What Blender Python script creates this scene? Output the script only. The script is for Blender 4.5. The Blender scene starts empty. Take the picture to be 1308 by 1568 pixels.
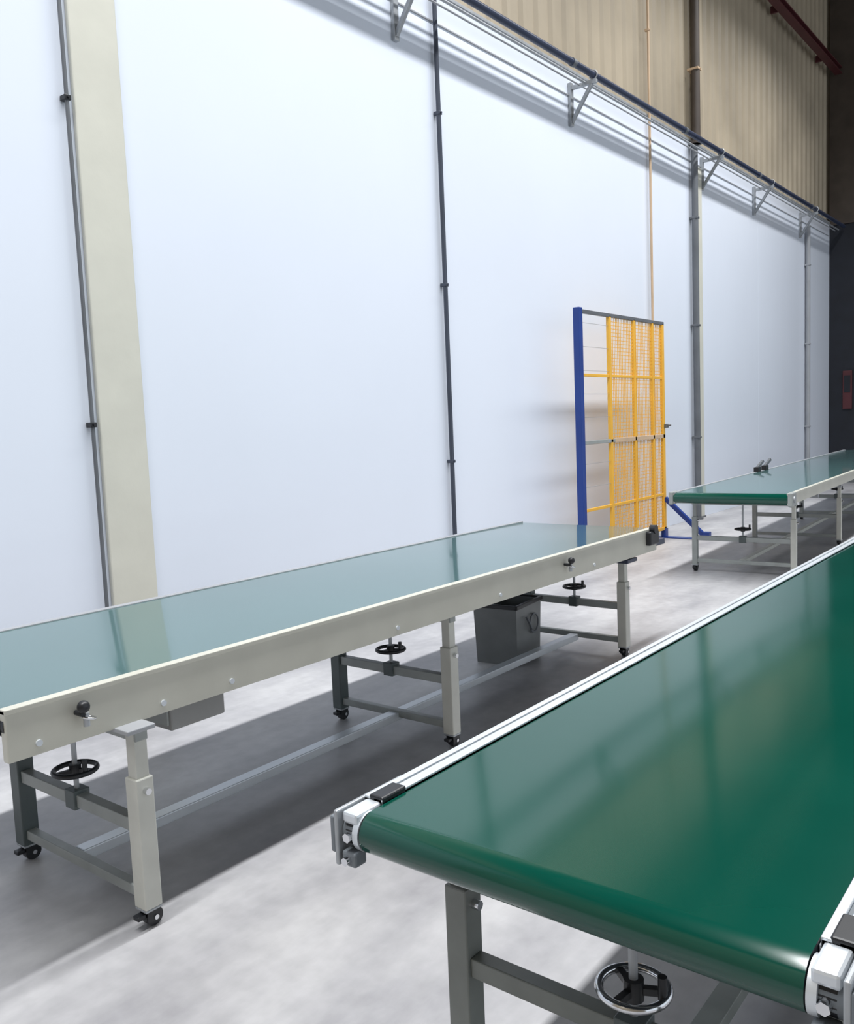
import bpy, bmesh, math, random
from mathutils import Vector, Matrix
random.seed(3)
sc=bpy.context.scene
sc.view_settings.view_transform='Standard'
sc.view_settings.look='None'
PI=math.pi
# ---------------------------------------------------------------- materials
def mat(name,col,rough=.5,metal=0,ior=1.5,bump=0,bscale=(20,20,20),var=0,vscale=3,rvar=0):
    m=bpy.data.materials.new(name); m.use_nodes=True; nt=m.node_tree; b=nt.nodes['Principled BSDF']
    b.inputs['Base Color'].default_value=(*col,1); b.inputs['Roughness'].default_value=rough
    b.inputs['Metallic'].default_value=metal; b.inputs['IOR'].default_value=ior
    tc=nt.nodes.new('ShaderNodeTexCoord')
    if var or rvar:
        n=nt.nodes.new('ShaderNodeTexNoise'); n.inputs['Scale'].default_value=vscale; n.inputs['Detail'].default_value=6
        nt.links.new(tc.outputs['Object'],n.inputs['Vector'])
        if var:
            r=nt.nodes.new('ShaderNodeValToRGB'); r.color_ramp.elements[0].position=.3; r.color_ramp.elements[1].position=.7
            r.color_ramp.elements[0].color=(*[c*(1-var) for c in col],1); r.color_ramp.elements[1].color=(*[min(1,c*(1+var)) for c in col],1)
            nt.links.new(n.outputs[0],r.inputs[0]); nt.links.new(r.outputs[0],b.inputs['Base Color'])
        if rvar:
            mr=nt.nodes.new('ShaderNodeMapRange'); mr.inputs['To Min'].default_value=rough-rvar; mr.inputs['To Max'].default_value=rough+rvar
            nt.links.new(n.outputs[0],mr.inputs[0]); nt.links.new(mr.outputs[0],b.inputs['Roughness'])
    if bump:
        mp=nt.nodes.new('ShaderNodeMapping'); mp.inputs['Scale'].default_value=bscale
        n2=nt.nodes.new('ShaderNodeTexNoise'); n2.inputs['Scale'].default_value=1; n2.inputs['Detail'].default_value=3
        bp=nt.nodes.new('ShaderNodeBump'); bp.inputs['Strength'].default_value=bump; bp.inputs['Distance'].default_value=.02
        nt.links.new(tc.outputs['Object'],mp.inputs[0]); nt.links.new(mp.outputs[0],n2.inputs['Vector'])
        nt.links.new(n2.outputs[0],bp.inputs['Height']); nt.links.new(bp.outputs[0],b.inputs['Normal'])
    return m
M_WALL=mat('white_panel',(.765,.815,.91),.25,bump=.12,bscale=(.8,2.4,.3),var=.015,vscale=.6)
M_CREAM=mat('cream_column_paint',(.64,.63,.55),.35,bump=.05,var=.04)
M_CLAD=mat('beige_cladding',(.38,.32,.235),.45,var=.18,vscale=.8)
M_BROWN=mat('brown_steel',(.07,.055,.045),.5,var=.2)
M_RED=mat('maroon_paint',(.08,.018,.022),.5,var=.15)
M_DARK=mat('dark_navy',(.008,.010,.017),.6,var=.3)
M_BLUEBLK=mat('blue_black_pipe',(.025,.035,.07),.35,var=.15)
M_PIPEC=mat('slate_pipe',(.05,.06,.085),.4,var=.15)
M_PIPE=mat('grey_pipe',(.13,.14,.155),.45,var=.15)
M_PIPEL=mat('light_grey_pipe',(.33,.34,.36),.45,var=.1)
M_ORANGE=mat('tan_pipe',(.58,.42,.28),.5,var=.1)
M_GALV=mat('galvanised',(.40,.42,.44),.4,metal=.4,var=.15,vscale=12)
M_ALU=mat('aluminium',(.70,.74,.78),.32,metal=.4,bump=.03,bscale=(60,2,60),var=.04)
M_SLOT=mat('slot_grey',(.16,.18,.20),.5,var=.1)
M_BEAM=mat('cream_beam',(.54,.53,.46),.38,var=.05,vscale=5)
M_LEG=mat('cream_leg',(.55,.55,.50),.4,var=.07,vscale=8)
M_LEGD=mat('shaded_grey_leg',(.085,.105,.105),.45,var=.15,vscale=8)  # dark grey has the back legs' shade mixed into the colour
M_LEGM=mat('mid_grey_leg',(.32,.34,.33),.42,var=.12,vscale=8)
M_LEGF=mat('dim_grey_leg',(.20,.215,.20),.42,var=.12,vscale=8)
M_BLACK=mat('black_rubber',(.012,.013,.016),.4,var=.2)
M_CHROME=mat('chrome',(.75,.76,.78),.15,metal=1,var=.03)
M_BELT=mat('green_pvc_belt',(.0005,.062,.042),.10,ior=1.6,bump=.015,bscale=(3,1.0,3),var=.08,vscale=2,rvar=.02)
M_BELTL=mat('green_pvc_belt_baked_sheen',(.07,.145,.145),.07,ior=2.35,bump=.012,bscale=(3,1.5,3),var=.05,vscale=2)  # glossy green; pale teal base has the white wall's reflection mixed in
M_BELTU=mat('belt_underside',(.008,.014,.02),.5,var=.2)
M_BIN=mat('grey_bin',(.17,.18,.18),.4,var=.1,vscale=6)
M_YEL=mat('yellow_paint',(.85,.46,.05),.4,var=.06)
M_BLUE=mat('blue_paint',(.012,.045,.24),.35,var=.08)
M_BOX=mat('grey_box',(.30,.30,.29),.45,var=.08)
M_CEIL=mat('ceiling_sheet',(.10,.08,.065),.6,var=.1)
def floor_mat():
    m=bpy.data.materials.new('polished_concrete'); m.use_nodes=True; nt=m.node_tree; b=nt.nodes['Principled BSDF']
    tc=nt.nodes.new('ShaderNodeTexCoord')
    n1=nt.nodes.new('ShaderNodeTexNoise'); n1.inputs['Scale'].default_value=1.7; n1.inputs['Detail'].default_value=8; n1.inputs['Roughness'].default_value=.6
    mp=nt.nodes.new('ShaderNodeMapping'); mp.inputs['Scale'].default_value=(1.6,.6,1)
    nt.links.new(tc.outputs['Object'],mp.inputs[0]); nt.links.new(mp.outputs[0],n1.inputs['Vector'])
    r=nt.nodes.new('ShaderNodeValToRGB'); r.color_ramp.elements[0].position=.35; r.color_ramp.elements[1].position=.66
    r.color_ramp.elements[0].color=(.31,.305,.32,1); r.color_ramp.elements[1].color=(.48,.475,.48,1)
    nt.links.new(n1.outputs[0],r.inputs[0])
    n2=nt.nodes.new('ShaderNodeTexNoise'); n2.inputs['Scale'].default_value=14; n2.inputs['Detail'].default_value=6
    nt.links.new(tc.outputs['Object'],n2.inputs['Vector'])
    mx=nt.nodes.new('ShaderNodeMix'); mx.data_type='RGBA'; mx.blend_type='OVERLAY'; mx.inputs[0].default_value=.18
    nt.links.new(r.outputs[0],mx.inputs[6]); nt.links.new(n2.outputs[0],mx.inputs[7])
    nt.links.new(mx.outputs[2],b.inputs['Base Color'])
    mr=nt.nodes.new('ShaderNodeMapRange'); mr.inputs['To Min'].default_value=.35; mr.inputs['To Max'].default_value=.55
    nt.links.new(n1.outputs[0],mr.inputs[0]); nt.links.new(mr.outputs[0],b.inputs['Roughness'])
    return m
M_FLOOR=floor_mat()
# ---------------------------------------------------------------- builder
class MB:
    def __init__(s,name): s.name=name; s.bm=bmesh.new(); s.mats=[]
    def mi(s,m):
        if m not in s.mats: s.mats.append(m)
        return s.mats.index(m)
    def _v(s,vs,fs,m,smooth=False):
        i=s.mi(m); bv=[s.bm.verts.new(v) for v in vs]
        for f in fs:
            try:
                fc=s.bm.faces.new([bv[k] for k in f]); fc.material_index=i; fc.smooth=smooth
            except ValueError: pass
    def box(s,x0,x1,y0,y1,z0,z1,m,bev=.003):
        if x0>x1:x0,x1=x1,x0
        if y0>y1:y0,y1=y1,y0
        if z0>z1:z0,z1=z1,z0
        t=bmesh.new(); bmesh.ops.create_cube(t,size=1)
        for v in t.verts: v.co=Vector(((x0+x1)/2+v.co.x*(x1-x0),(y0+y1)/2+v.co.y*(y1-y0),(z0+z1)/2+v.co.z*(z1-z0)))
        bev=min(bev,(x1-x0)*.3,(y1-y0)*.3,(z1-z0)*.3)
        if bev>0: bmesh.ops.bevel(t,geom=t.edges[:]+t.verts[:],offset=bev,segments=2,affect='EDGES',profile=.5)
        s._merge(t,m)
    def _merge(s,t,m,smooth=False):
        i=s.mi(m); mp={v:s.bm.verts.new(v.co) for v in t.verts}
        for f in t.faces:
            nf=s.bm.faces.new([mp[v] for v in f.verts]); nf.material_index=i; nf.smooth=smooth
        t.free()
    def cyl(s,p0,p1,r,m,seg=20,r2=None):
        p0=Vector(p0);p1=Vector(p1); d=(p1-p0).normalized(); r2=r if r2 is None else r2
        a=d.orthogonal().normalized(); b=d.cross(a); vs=[]
        for p,q in((p0,r),(p1,r2)):
            for k in range(seg):
                t=2*PI*k/seg; vs.append(p+(a*math.cos(t)+b*math.sin(t))*q)
        i=s.mi(m); bv=[s.bm.verts.new(v) for v in vs]
        for k in range(seg):
            f=s.bm.faces.new([bv[k],bv[(k+1)%seg],bv[seg+(k+1)%seg],bv[seg+k]]); f.material_index=i; f.smooth=True
        for c in (bv[:seg][::-1],bv[seg:]):
            cc=[s.bm.verts.new(v.co) for v in c]; f=s.bm.faces.new(cc); f.material_index=i
    def torus(s,c,axis,R,r,m,S=32,T=10):
        c=Vector(c); d=Vector(axis).normalized(); a=d.orthogonal().normalized(); b=d.cross(a); vs=[]
        for k in range(S):
            t=2*PI*k/S; u=a*math.cos(t)+b*math.sin(t)
            for j in range(T):
                q=2*PI*j/T; vs.append(c+u*(R+r*math.cos(q))+d*r*math.sin(q))
        s._v(vs,[(k*T+j,((k+1)%S)*T+j,((k+1)%S)*T+(j+1)%T,k*T+(j+1)%T) for k in range(S) for j in range(T)],m,True)
    def sphere(s,c,r,m):
        t=bmesh.new(); bmesh.ops.create_uvsphere(t,u_segments=16,v_segments=10,radius=r)
        for v in t.verts: v.co+=Vector(c)
        s._merge(t,m,True)
    def bar(s,p0,p1,w,m):
        p0=Vector(p0);p1=Vector(p1); d=(p1-p0).normalized()
        up=Vector((0,0,1)) if abs(d.z)<.9 else Vector((0,1,0))
        a=d.cross(up).normalized(); b=a.cross(d); h=w/2
        vs=[p+a*i*h+b*j*h for p in(p0,p1) for i,j in((-1,-1),(1,-1),(1,1),(-1,1))]
        s._v(vs,[(0,1,5,4),(1,2,6,5),(2,3,7,6),(3,0,4,7),(3,2,1,0),(4,5,6,7)],m)
    def obj(s,loc=(0,0,0),rz=0):
        bmesh.ops.recalc_face_normals(s.bm,faces=s.bm.faces[:])
        me=bpy.data.meshes.new(s.name); s.bm.to_mesh(me); s.bm.free()
        for m in s.mats: me.materials.append(m)
        o=bpy.data.objects.new(s.name,me); bpy.context.collection.objects.link(o); o.location=loc; o.rotation_euler=(0,0,rz); return o
# ---------------------------------------------------------------- room shell
WX=-4.9; YE=20.6; YS=-5; WT=5.38
b=MB('floor'); b.box(WX-.2,9,YS,YE+.4,-.1,0,M_FLOOR,0); b.obj()
b=MB('wall_left')
edges=[YS,-2.1,.45,3.0,6.54,11.0,12.62,15.4,18.2,YE]
for a,c in zip(edges[:-1],edges[1:]): b.box(WX-.12,WX,a+.001,c-.001,0,WT,M_WALL,.003)
b.box(WX-.14,WX-.02,YS,YE,0,WT,M_WALL,0)
b.obj()
b=MB('wall_left_cladding')
def cladding(b,fn,L0,L1,z0,z1,m,pitch=.30,dep=.05):
    pts=[];t=L0
    while t<L1:
        pts+= [(t,0),(t+pitch*.55,0),(t+pitch*.68,dep),(t+pitch*.87,dep)]; t+=pitch
    pts.append((min(t,L1+.3),0))
    vs=[fn(p,z0) for p in pts]+[fn(p,z1) for p in pts]; n=len(pts)
    b._v(vs,[(i,i+1,n+i+1,n+i) for i in range(n-1)],m)
cladding(b,lambda p,z:(WX-.06+p[1]*.7,p[0],z),YS,YE-.3,WT,10.2,M_CLAD)
b.obj()
b=MB('wall_back')
b.box(WX-.14,9,YE,YE+.15,0,5.2,M_WALL,0)
cladding(b,lambda p,z:(p[0],YE-.01-p[1],z),WX,9,5.2,10.2,M_CLAD)
b.obj()
b=MB('wall_front_unseen')  # unseen wall behind the camera, added to darken ambient light from there
cladding(b,lambda p,z:(p[0],YS+.01+p[1],z),WX,9,0,10.2,M_CLAD)
b.obj()
b=MB('ceiling'); b.box(WX-.2,9,YS,YE+.3,10.2,10.3,M_CEIL,0)
for k in range(6): b.box(WX-.1,9,YS+.5+k*4.6,YS+.7+k*4.6,9.9,10.2,M_BROWN,.01)
b.obj()
b=MB('trim_1'); b.box(WX-.005,WX+.012,YS,YE,5.085,5.10,M_PIPEL); b.box(WX-.005,WX+.02,YS,YE,WT-.03,WT,M_GALV); b.obj()
b=MB('door_1')
D=YE-.07
for k in range(44): b.box(WX+.06,0,D-.06-(.008 if k%2 else 0),D,.02+k*.12,.02+(k+1)*.12-.01,M_DARK,.004)
b.box(WX+.02,.1,D-.12,D,5.3,5.6,M_BROWN,.01)
b.box(0,.1,D-.08,D,0,5.3,M_BROWN,.01)
b.obj()
# ---------------------------------------------------------------- columns
def column(name,y0,y1,mt_low,mt_up):
    b=MB(name)
    b.box(WX+.001,WX+.035,y0,y1,0,5.05,mt_low,.008)
    b.box(WX,WX+.08,y0+.05,y1-.05,WT+.01,9.85,mt_up,.006)
    b.box(WX+.001,WX+.05,y0-.01,y1+.01,0,.02,M_PIPE,.002)
    b.obj()
column('steel_column',2.96,3.28,M_CREAM,M_CLAD)
column('steel_column',12.52,12.80,M_CREAM,M_CLAD)
b=MB('corner_column')
b.box(WX+.0,WX+.55,YE-.62,YE-.585,5.3,9.9,M_BROWN,.005)
b.box(WX+.0,WX+.55,YE-.27,YE-.235,5.3,9.9,M_BROWN,.005)
b.box(WX+.26,WX+.29,YE-.59,YE-.26,5.3,9.9,M_BROWN,.002)
b.box(WX+.0,WX+.5,YE-.6,YE-.24,0,5.3,M_DARK,.01)
b.box(WX+.28,WX+.46,YE-.64,YE-.6,1.5,2.3,M_RED,.01); b.box(WX+.31,WX+.43,YE-.65,YE-.64,1.85,2.2,M_DARK,.005)
b.obj()
def vpipe(name,y,r,m,z0,z1,x=WX+.045,clamps=(),cm=M_BLACK,cs=.008):
    b=MB(name); b.cyl((x,y,z0),(x,y,z1),r,m,16)
    b.cyl((x,y,z0),(x,y,z0+.03),r*1.6,m,16)
    for z in clamps:
        b.box(WX+.004,x+r+cs*.6,y-r-cs,y+r+cs,z-.015,z+.015,cm,.004); b.cyl((x+r,y,z),(x+r+.015,y,z),.008,cm,10)
    b.obj()
vpipe('conduit_pipe',2.905,.012,M_PIPE,0,8.1,clamps=(1.63,3.52,6.6))
vpipe('conduit_pipe',6.50,.021,M_PIPEC,0,8.1,clamps=(1.2,2.8,4.3,6.0),cm=M_PIPEC,cs=.003)
vpipe('conduit_pipe',11.0,.016,M_ORANGE,0,8.1,clamps=(6.4,),cm=M_ORANGE,cs=.005)
vpipe('drain_pipe',12.43,.06,M_BROWN,5.30,8.1,x=WX+.10,clamps=(6.3,7.6),cm=M_ORANGE)
vpipe('conduit_pipe',12.44,.045,M_PIPE,0,5.29,x=WX+.07,clamps=(1.2,2.8,4.3),cm=M_PIPE,cs=.003)
vpipe('conduit_pipe',18.2,.04,M_PIPEL,0,5.04,x=WX+.06,clamps=(1.2,2.8,4.3),cm=M_PIPEL,cs=.003)
b=MB('crane_beam')
b.box(WX+.12,WX+.26,YS+.1,YE-.7,8.25,8.27,M_RED); b.box(WX+.12,WX+.26,YS+.1,YE-.7,8.36,8.38,M_RED); b.box(WX+.18,WX+.20,YS+.1,YE-.7,8.26,8.37,M_RED)
for k in range(9): b.box(WX+.0,WX+.13,-3.5+k*2.8,-3.45+k*2.8,8.25,8.37,M_RED)
b.obj()
b=MB('overhead_pipe_rail')
RZ=5.235
b.cyl((-4.6,YS+.2,RZ),(-4.6,YE-.7,RZ),.036,M_BLUEBLK,18)
b.cyl((-4.70,YS+.2,5.18),(-4.70,YE-.7,5.18),.014,M_GALV,10)
b.cyl((-4.765,YS+.2,5.17),(-4.765,YE-.7,5.17),.010,M_PIPEL,10)
for k in range(int((YE-YS)/3)+1):
    yy=YS+1.5+k*3
    if yy<YE-.8: b.cyl((-4.6,yy,RZ),(-4.6,yy+.06,RZ),.043,M_PIPE,18)
for yy in (-.1,2.9,5.97,8.98,12.85,15.15,17.8):
    b.bar((WX+.04,yy,5.165),(-4.56,yy,5.165),.04,M_GALV)
    b.box(WX+.002,WX+.04,yy-.03,yy+.03,4.76,5.22,M_GALV)
    b.bar((WX+.03,yy,4.80),(-4.62,yy,5.15),.035,M_GALV)
    b.torus((-4.6,yy,RZ),(0,1,0),.046,.008,M_GALV,24,8)
b.obj()
# ---------------------------------------------------------------- conveyors
def beltloop(b,x0,x1,y0,y1,zt,r,m,mu):
    pts=[]; n=14
    for k in range(n+1):
        t=PI/2+PI*k/n; pts.append((y0+r+r*math.cos(t),zt-r+r*math.sin(t)))
    for k in range(n+1):
        t=-PI/2+PI*k/n; pts.append((y1-r+r*math.cos(t),zt-r+r*math.sin(t)))
    N=len(pts); i=b.mi(m)
    A=[b.bm.verts.new((x0,p[0],p[1])) for p in pts]; B=[b.bm.verts.new((x1,p[0],p[1])) for p in pts]
    for k in range(N):
        f=b.bm.faces.new([A[k],A[(k+1)%N],B[(k+1)%N],B[k]]); f.smooth=True
        f.material_index=b.mi(mu) if k==n else i
    for L in (A,B):
        f=b.bm.faces.new([b.bm.verts.new(v.co) for v in L]); f.material_index=b.mi(mu)
def caster(b,x,y,zt):
    b.box(x-.03,x+.03,y-.03,y+.03,zt-.008,zt,M_GALV,.002)
    b.box(x-.022,x-.017,y-.02,y+.03,.02,zt-.005,M_BLACK,.001); b.box(x+.017,x+.022,y-.02,y+.03,.02,zt-.005,M_BLACK,.001)
    b.cyl((x-.015,y+.01,.03),(x+.015,y+.01,.03),.03,M_BLACK,20)
    b.cyl((x-.026,y+.01,.03),(x+.026,y+.01,.03),.008,M_CHROME,10)
    b.box(x-.015,x+.015,y-.05,y-.02,.035,.05,M_BLACK,.003)
def handwheel(b,x,y,z,R,ztop,zbot,rim=M_BLACK):
    b.torus((x,y,z),(0,0,1),R,.009,rim,36,10)
    b.cyl((x,y,z-.022),(x,y,z+.02),.02,M_BLACK,18)
    for k in range(3):
        t=2*PI*k/3+.4; b.bar((x,y,z-.003),(x+R*math.cos(t),y+R*math.sin(t),z-.001),.014,M_BLACK)
    b.cyl((x,y,zbot),(x,y,ztop),.009,M_GALV,12)
    b.cyl((x+R*.9,y,z),(x+R*.9,y,z+.045),.009,M_BLACK,12)
def leg(b,x,y,zt,w,mo,mi_,foot='caster'):
    zb=.066 if foot=='caster' else .05
    b.box(x-w/2,x+w/2,y-w/2,y+w/2,zb,zt-.16,mo,.004)
    b.box(x-w/2+.008,x+w/2-.008,y-w/2+.008,y+w/2-.008,zt-.18,zt,mi_,.003)
    b.cyl((x+w/2,y,zt-.2),(x+w/2+.018,y,zt-.2),.011,M_CHROME,8)
    if foot=='caster': caster(b,x,y,zb)
    else:
        b.cyl((x,y,.02),(x,y,zb+.01),.01,M_CHROME,12); b.cyl((x,y,0),(x,y,.022),.035,M_BLACK,20,r2=.022)
def frame_pair(b,xl,xr,y,zt,w,near,back,wheel=True,R=.07,rim=M_BLACK,cross=M_LEGM,zc=.33,lowc=M_LEGM,foot='caster',wz=.43,wx=0):
    leg(b,xr,y,zt,w,*near,foot=foot); leg(b,xl,y,zt,w,*back,foot=foot)
    b.box(xl+w/2,xr-w/2,y-.02,y+.02,zc-.022,zc+.022,cross)
    b.box(xl+w/2,xr-w/2,y-.018,y+.018,.09,.125,lowc)
    b.box(xl-w/2,xr+w/2,y-.022,y+.022,zt-.04,zt,cross)
    if wheel:
        xm=(xl+xr)/2+wx; handwheel(b,xm,y,wz,R,zt-.03,zc-.03,rim)
        b.box(xm-.03,xm+.03,y-.03,y+.03,zc-.03,zc+.035,M_LEGD)
def end_bracket(b,x,y0,zt,sgn,rw):
    xi=x-sgn*rw
    b.box(x,x+sgn*.010,y0-.006,y0+.20,zt-.108,zt+.004,M_GALV,.004)
    b.box(x+sgn*.008,x+sgn*.022,y0-.005,y0+.08,zt-.085,zt-.01,M_SLOT,.006)
    b.cyl((x,y0+.04,zt-.042),(x+sgn*.034,y0+.04,zt-.042),.02,M_CHROME,20)
    b.cyl((x,y0+.04,zt-.042),(x+sgn*.040,y0+.04,zt-.042),.010,M_BLACK,6)
    b.cyl((x,y0+.040,zt-.042),(xi+sgn*.014,y0+.040,zt-.042),.034,M_SLOT,28)
    b.cyl((xi+sgn*.014,y0+.038,zt-.042),(xi,y0+.038,zt-.042),.040,M_ALU,32)
    b.box(min(x,xi)+.004,max(x,xi)-.004,y0+.004,y0+.08,zt-.022,zt+.002,M_ALU,.006)
    b.box(min(x,xi)+.006,max(x,xi)-.006,y0-.004,y0+.03,zt-.105,zt-.075,M_SLOT,.005)
    b.cyl(((x+xi)/2,y0-.016,zt-.09),((x+xi)/2,y0-.002,zt-.09),.009,M_CHROME,6)
    b.cyl(((x+xi)/2,y0-.008,zt-.045),((x+xi)/2,y0+.01,zt-.045),.010,M_CHROME,6)
    for dz in(-.02,-.085):
        b.cyl((x,y0+.13,zt+dz),(x+sgn*.018,y0+.13,zt+dz),.009,M_CHROME,6)
    b.box(min(x,xi)+.012,max(x,xi)+.001,y0+.075,y0+.15,zt-.002,zt+.012,M_BLACK,.004)
def conveyor(name,xl,xr,y0,y1,zt,beam_h,bw,bm_near,bm_far,belt,r,lift=.003,alu=False,tn=M_ALU,tf=M_ALU):
    b=MB(name)
    beltloop(b,xl+bw+.003,xr-bw-.003,y0,y1,zt,r,belt,M_BELTU)
    b.box(xl+bw,xr-bw,y0+.12,y1-.12,zt-.035,zt-.006,M_GALV,.001)
    for yy in (y0+r,y1-r): b.cyl((xl+.01,yy,zt-r),(xr-.01,yy,zt-r),r-.006,M_BLACK,20)
    n=int((y1-y0)/1.2)
    for k in range(1,n):
        yy=y0+k*1.2; b.cyl((xl+.01,yy,zt-2*r-.02),(xr-.01,yy,zt-2*r-.02),.02,M_GALV,14)
    for xa,xb,m,tm in ((xl,xl+bw,bm_far,tf),(xr-bw,xr,bm_near,tn)):
        if alu:
            ya=y0+.075
            b.box(xa,xb,ya,y1-.05,zt-beam_h,zt+lift-.004,M_SLOT,.001)
            for q0,q1 in ((0,.34),(.50,1)):
                b.box(xa+(xb-xa)*q0,xa+(xb-xa)*q1,ya,y1-.05,zt-.012,zt+lift,m,.002)
            for z0 in (0,.4,.75):
                s0=zt-beam_h+z0*beam_h
                b.box(xa-.002,xb+.002,ya,y1-.05,s0,s0+beam_h*.2,m,.002)
        else:
            b.box(xa,xb,y0+.01,y1-.01,zt-beam_h,zt+lift,m,.004)
            b.box(xa-.003,xb+.003,y0+.01,y1-.01,zt-.010,zt+lift+.001,tm,.002)
    return b
# --- left conveyor
XL,XR=-3.50,-2.42
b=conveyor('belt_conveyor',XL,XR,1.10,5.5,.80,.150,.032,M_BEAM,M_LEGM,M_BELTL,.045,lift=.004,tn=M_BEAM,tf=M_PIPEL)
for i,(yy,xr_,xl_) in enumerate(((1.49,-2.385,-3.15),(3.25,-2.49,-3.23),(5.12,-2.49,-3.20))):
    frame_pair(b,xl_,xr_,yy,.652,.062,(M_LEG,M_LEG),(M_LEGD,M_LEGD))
    b.box(xl_-.25,xl_+.03,yy-.03,yy+.03,.62,.655,M_LEGM)
    b.box(xr_-.05,xr_+.035,yy-.05,yy+.05,.640,.655,M_PIPEL)
b.box(-2.87,-2.81,1.52,5.10,.075,.115,M_ALU,.004)
b.box(-3.0,-2.62,1.78,2.02,.50,.66,M_BOX,.008)
b.box(-2.99,-2.63,1.771,1.781,.52,.64,M_LEGM,.003)
b.cyl((-2.9,1.62,.57),(-2.9,1.78,.57),.05,M_BOX,20)
for yy in (1.32,4.25):
    b.cyl((XR,yy,.74),(XR+.04,yy,.74),.008,M_BLACK,12); b.sphere((XR+.045,yy,.765),.019,M_BLACK)
    b.torus((XR+.03,yy+.02,.725),(0,.3,1),.022,.004,M_CHROME,20,8); b.cyl((XR+.03,yy+.015,.70),(XR+.03,yy+.015,.74),.01,M_GALV,10)
for yy in (1.2,1.62,1.9,2.8,3.6,4.6): b.cyl((XR,yy,.685),(XR+.006,yy,.685),.010,M_ALU,12)
b.box(XR-.02,XR+.035,5.32,5.46,.70,.79,M_BLACK,.01); b.cyl((XR+.0,5.40,.80),(XR+.04,5.40,.80),.03,M_BLACK,16)
b.box(XR-.1,XR-.04,5.5,5.72,.66,.70,M_BLUEBLK,.005); b.box(XR-.3,XR+.0,5.05,5.19,.62,.645,M_BLUEBLK,.004)
b.obj()
# --- front conveyor
FL,FR=-1.185,-.265
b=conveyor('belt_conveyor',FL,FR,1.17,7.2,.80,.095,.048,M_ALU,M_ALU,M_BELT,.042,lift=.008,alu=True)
for x,sg in ((FL,-1),(FR,1)): end_bracket(b,x,1.17,.80,sg,.048)
# dark sheet under the bed
b.box(FL+.055,FR-.055,1.235,7.1,.690,.712,M_BELTU,.003)
for yy in (1.47,3.4,5.3,7.0):
    frame_pair(b,-1.115,-.34,yy,.700,.058,(M_LEGF,M_LEGF),(M_LEGF,M_LEGF),R=.066,rim=M_CHROME,zc=.36,wz=.45,foot='pad',cross=M_LEGF,lowc=M_LEGF,wx=.018)
b.box(-.76,-.70,1.49,6.98,.08,.12,M_LEGF,.004)
b.obj()
# --- far conveyor
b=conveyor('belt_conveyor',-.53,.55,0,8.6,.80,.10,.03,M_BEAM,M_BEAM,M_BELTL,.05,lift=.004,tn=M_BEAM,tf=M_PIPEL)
b.cyl((-.515,.05,.75),(.535,.05,.75),.0515,M_BELT,24)
for x in (-.53,.55):
    b.box(x-.02,x+.02,-.02,.14,.69,.81,M_LEGM,.008); b.cyl((x-.03,.05,.75),(x+.03,.05,.75),.03,M_GALV,16)
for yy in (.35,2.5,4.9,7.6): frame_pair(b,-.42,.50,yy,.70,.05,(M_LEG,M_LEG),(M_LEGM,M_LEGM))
b.box(-.03,.03,.37,7.6,.08,.115,M_LEG,.004)
for yy in (2.9,3.25):
    b.box(-.54,-.48,yy,yy+.12,.8,.86,M_BLACK,.006); b.bar((-.51,yy+.06,.85),(-.47,yy+.16,.93),.03,M_PIPE)
b.obj(loc=(-2.83,8.0,0),rz=math.radians(3.0))
# ---------------------------------------------------------------- gate
GX=-4.5
b=MB('safety_fence_gate')
b.box(GX-.04,GX+.035,8.28,8.36,.012,2.70,M_BLUE,.006); b.box(GX-.10,GX+.10,8.2,8.42,0,.012,M_BLUE,.002)
for y_,w in ((9.02,.05),(9.64,.045),(10.15,.04),(10.45,.06)): b.box(GX-.02,GX+.02,y_-w/2,y_+w/2,.10,2.66,M_YEL,.004)
b.box(GX-.02,GX+.02,8.36,10.48,2.645,2.685,M_PIPE,.004)
b.box(GX-.02,GX+.02,8.36,9.10,1.26,1.30,M_LEGM,.004); b.box(GX-.02,GX+.02,9.10,10.48,1.255,1.305,M_ORANGE,.004)
for z in (2.0,.55): b.box(GX-.012,GX+.012,8.36,10.45,z-.016,z+.016,M_YEL,.003)
b.box(GX-.02,GX+.02,8.36,10.48,.10,.14,M_YEL,.004)
z=.16
while z<2.63: b.bar((GX,9.02,z),(GX,10.45,z),.006,M_YEL); z+=.04
yy=9.06
while yy<10.44: b.bar((GX+.005,yy,.12),(GX+.005,yy,2.65),.006,M_YEL); yy+=.04
z=.3
while z<2.6: b.bar((GX,8.36,z),(GX,9.02,z),.004,M_PIPEL); z+=.25
b.box(GX-.03,GX+.03,10.42,10.50,.012,.12,M_BLUE,.003); b.box(GX-.1,GX+.6,10.40,10.52,0,.012,M_BLUE,.002)
b.bar((GX+.02,10.45,.50),(GX+.56,10.42,.02),.05,M_BLUE)
b.box(GX+.52,GX+.60,10.38,10.46,.0,.10,M_BLUE,.004)
b.box(GX+.02,GX+.05,10.44,10.52,1.38,1.43,M_PIPE,.005); b.cyl((GX+.05,10.49,1.41),(GX+.09,10.49,1.41),.010,M_PIPE,10)
b.obj()
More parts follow.
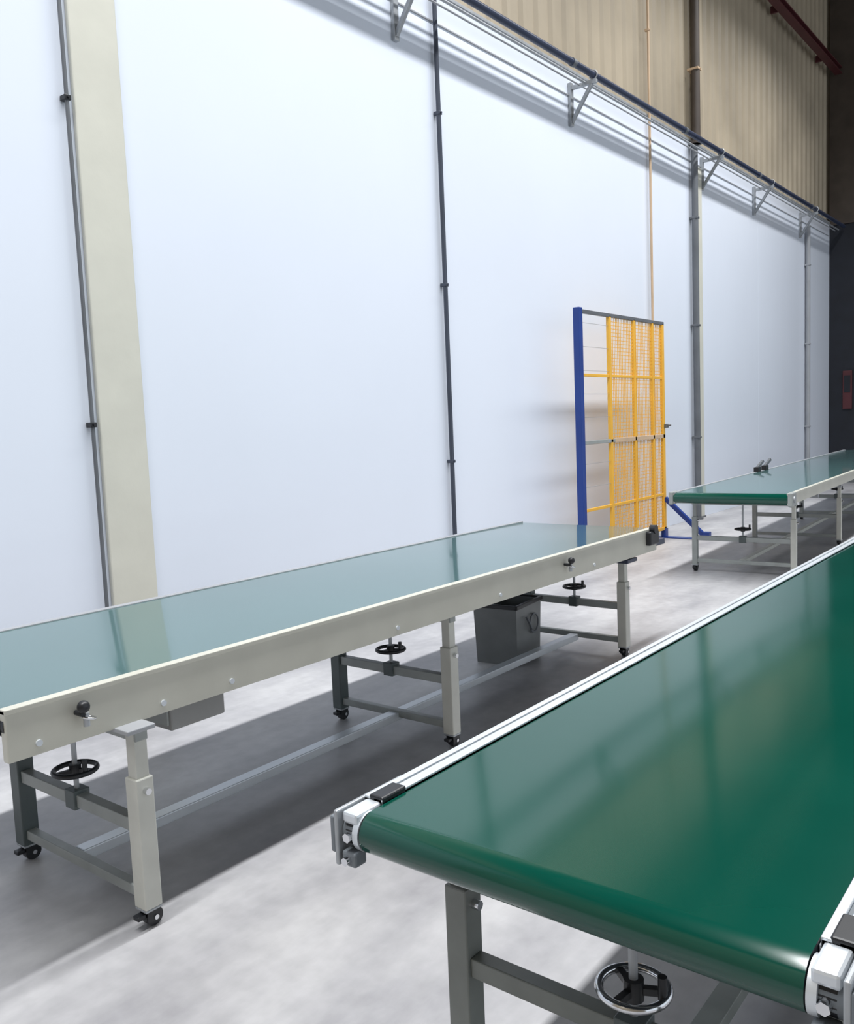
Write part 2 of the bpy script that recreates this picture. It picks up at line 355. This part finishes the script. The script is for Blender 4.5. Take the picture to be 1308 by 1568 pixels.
# ---------------------------------------------------------------- bin
def bin_():
    b=MB('waste_bin')
    def ring(w,d,z): return [(-w/2,-d/2,z),(w/2,-d/2,z),(w/2,d/2,z),(-w/2,d/2,z)]
    vs=ring(.29,.33,0)+ring(.31,.36,.38)+ring(.29,.34,.38)+ring(.27,.31,.02); fs=[(3,2,1,0)]
    for a in (0,4,8):
        for k in range(4): fs.append((a+k,a+(k+1)%4,a+4+(k+1)%4,a+4+k))
    fs.append((12,13,14,15)); b._v(vs,fs,M_BIN)
    for (a,c) in (((-.165,-.19),(.165,-.175)),((-.165,.175),(.165,.19)),((-.165,-.19),(-.145,.19)),((.145,-.19),(.165,.19))):
        b.box(a[0],c[0],a[1],c[1],.365,.392,M_BLACK,.004)
    b.bar((.165,-.06,.30),(.20,-.05,.22),.012,M_PIPE)
    b.torus((.165,.05,.24),(1,0,0),.06,.006,M_PIPE)
    return b.obj(loc=(-3.12,4.72,0),rz=.1)
bin_()
# ---------------------------------------------------------------- lights
def lamp_row(x,z,y0,y1,power,w,col,spread):
    b=MB('linear_ceiling_lamp')
    b.box(x-w/2-.03,x+w/2+.03,y0,y1,z+.02,z+.10,M_ALU,.01)
    k=y0+.5
    while k<y1: b.cyl((x,k,z+.1),(x,k,10.2),.008,M_PIPE,8); k+=3
    b.obj()
    L=bpy.data.lights.new('lamp_light','AREA'); L.shape='RECTANGLE'; L.size=w; L.size_y=y1-y0; L.energy=power; L.color=col; L.spread=math.radians(spread)
    o=bpy.data.objects.new('lamp_light',L); bpy.context.collection.objects.link(o); o.location=(x,(y0+y1)/2,z); return o
lamp_row(-2.0,9.2,-4,17,1250,.35,(.98,.99,1),128)
w=bpy.data.worlds.new('w'); sc.world=w; w.use_nodes=True
w.node_tree.nodes['Background'].inputs[0].default_value=(.84,.92,1,1); w.node_tree.nodes['Background'].inputs[1].default_value=1.02
# ---------------------------------------------------------------- camera
Yc=Vector((1066,179,-1340)).normalized()
Zc=Vector((-560,13400,1340)); Zc=(Zc-Yc*Zc.dot(Yc)).normalized()
Xc=Yc.cross(Zc)
cam=bpy.data.cameras.new('camera'); cam.sensor_fit='HORIZONTAL'; cam.sensor_width=36; cam.lens=36*1340/1308; cam.clip_start=.05
co=bpy.data.objects.new('camera',cam); bpy.context.collection.objects.link(co)
R=Matrix((Xc,Yc,Zc)).to_4x4(); R.translation=Vector((0,0,1.55)); co.matrix_world=R
sc.camera=co
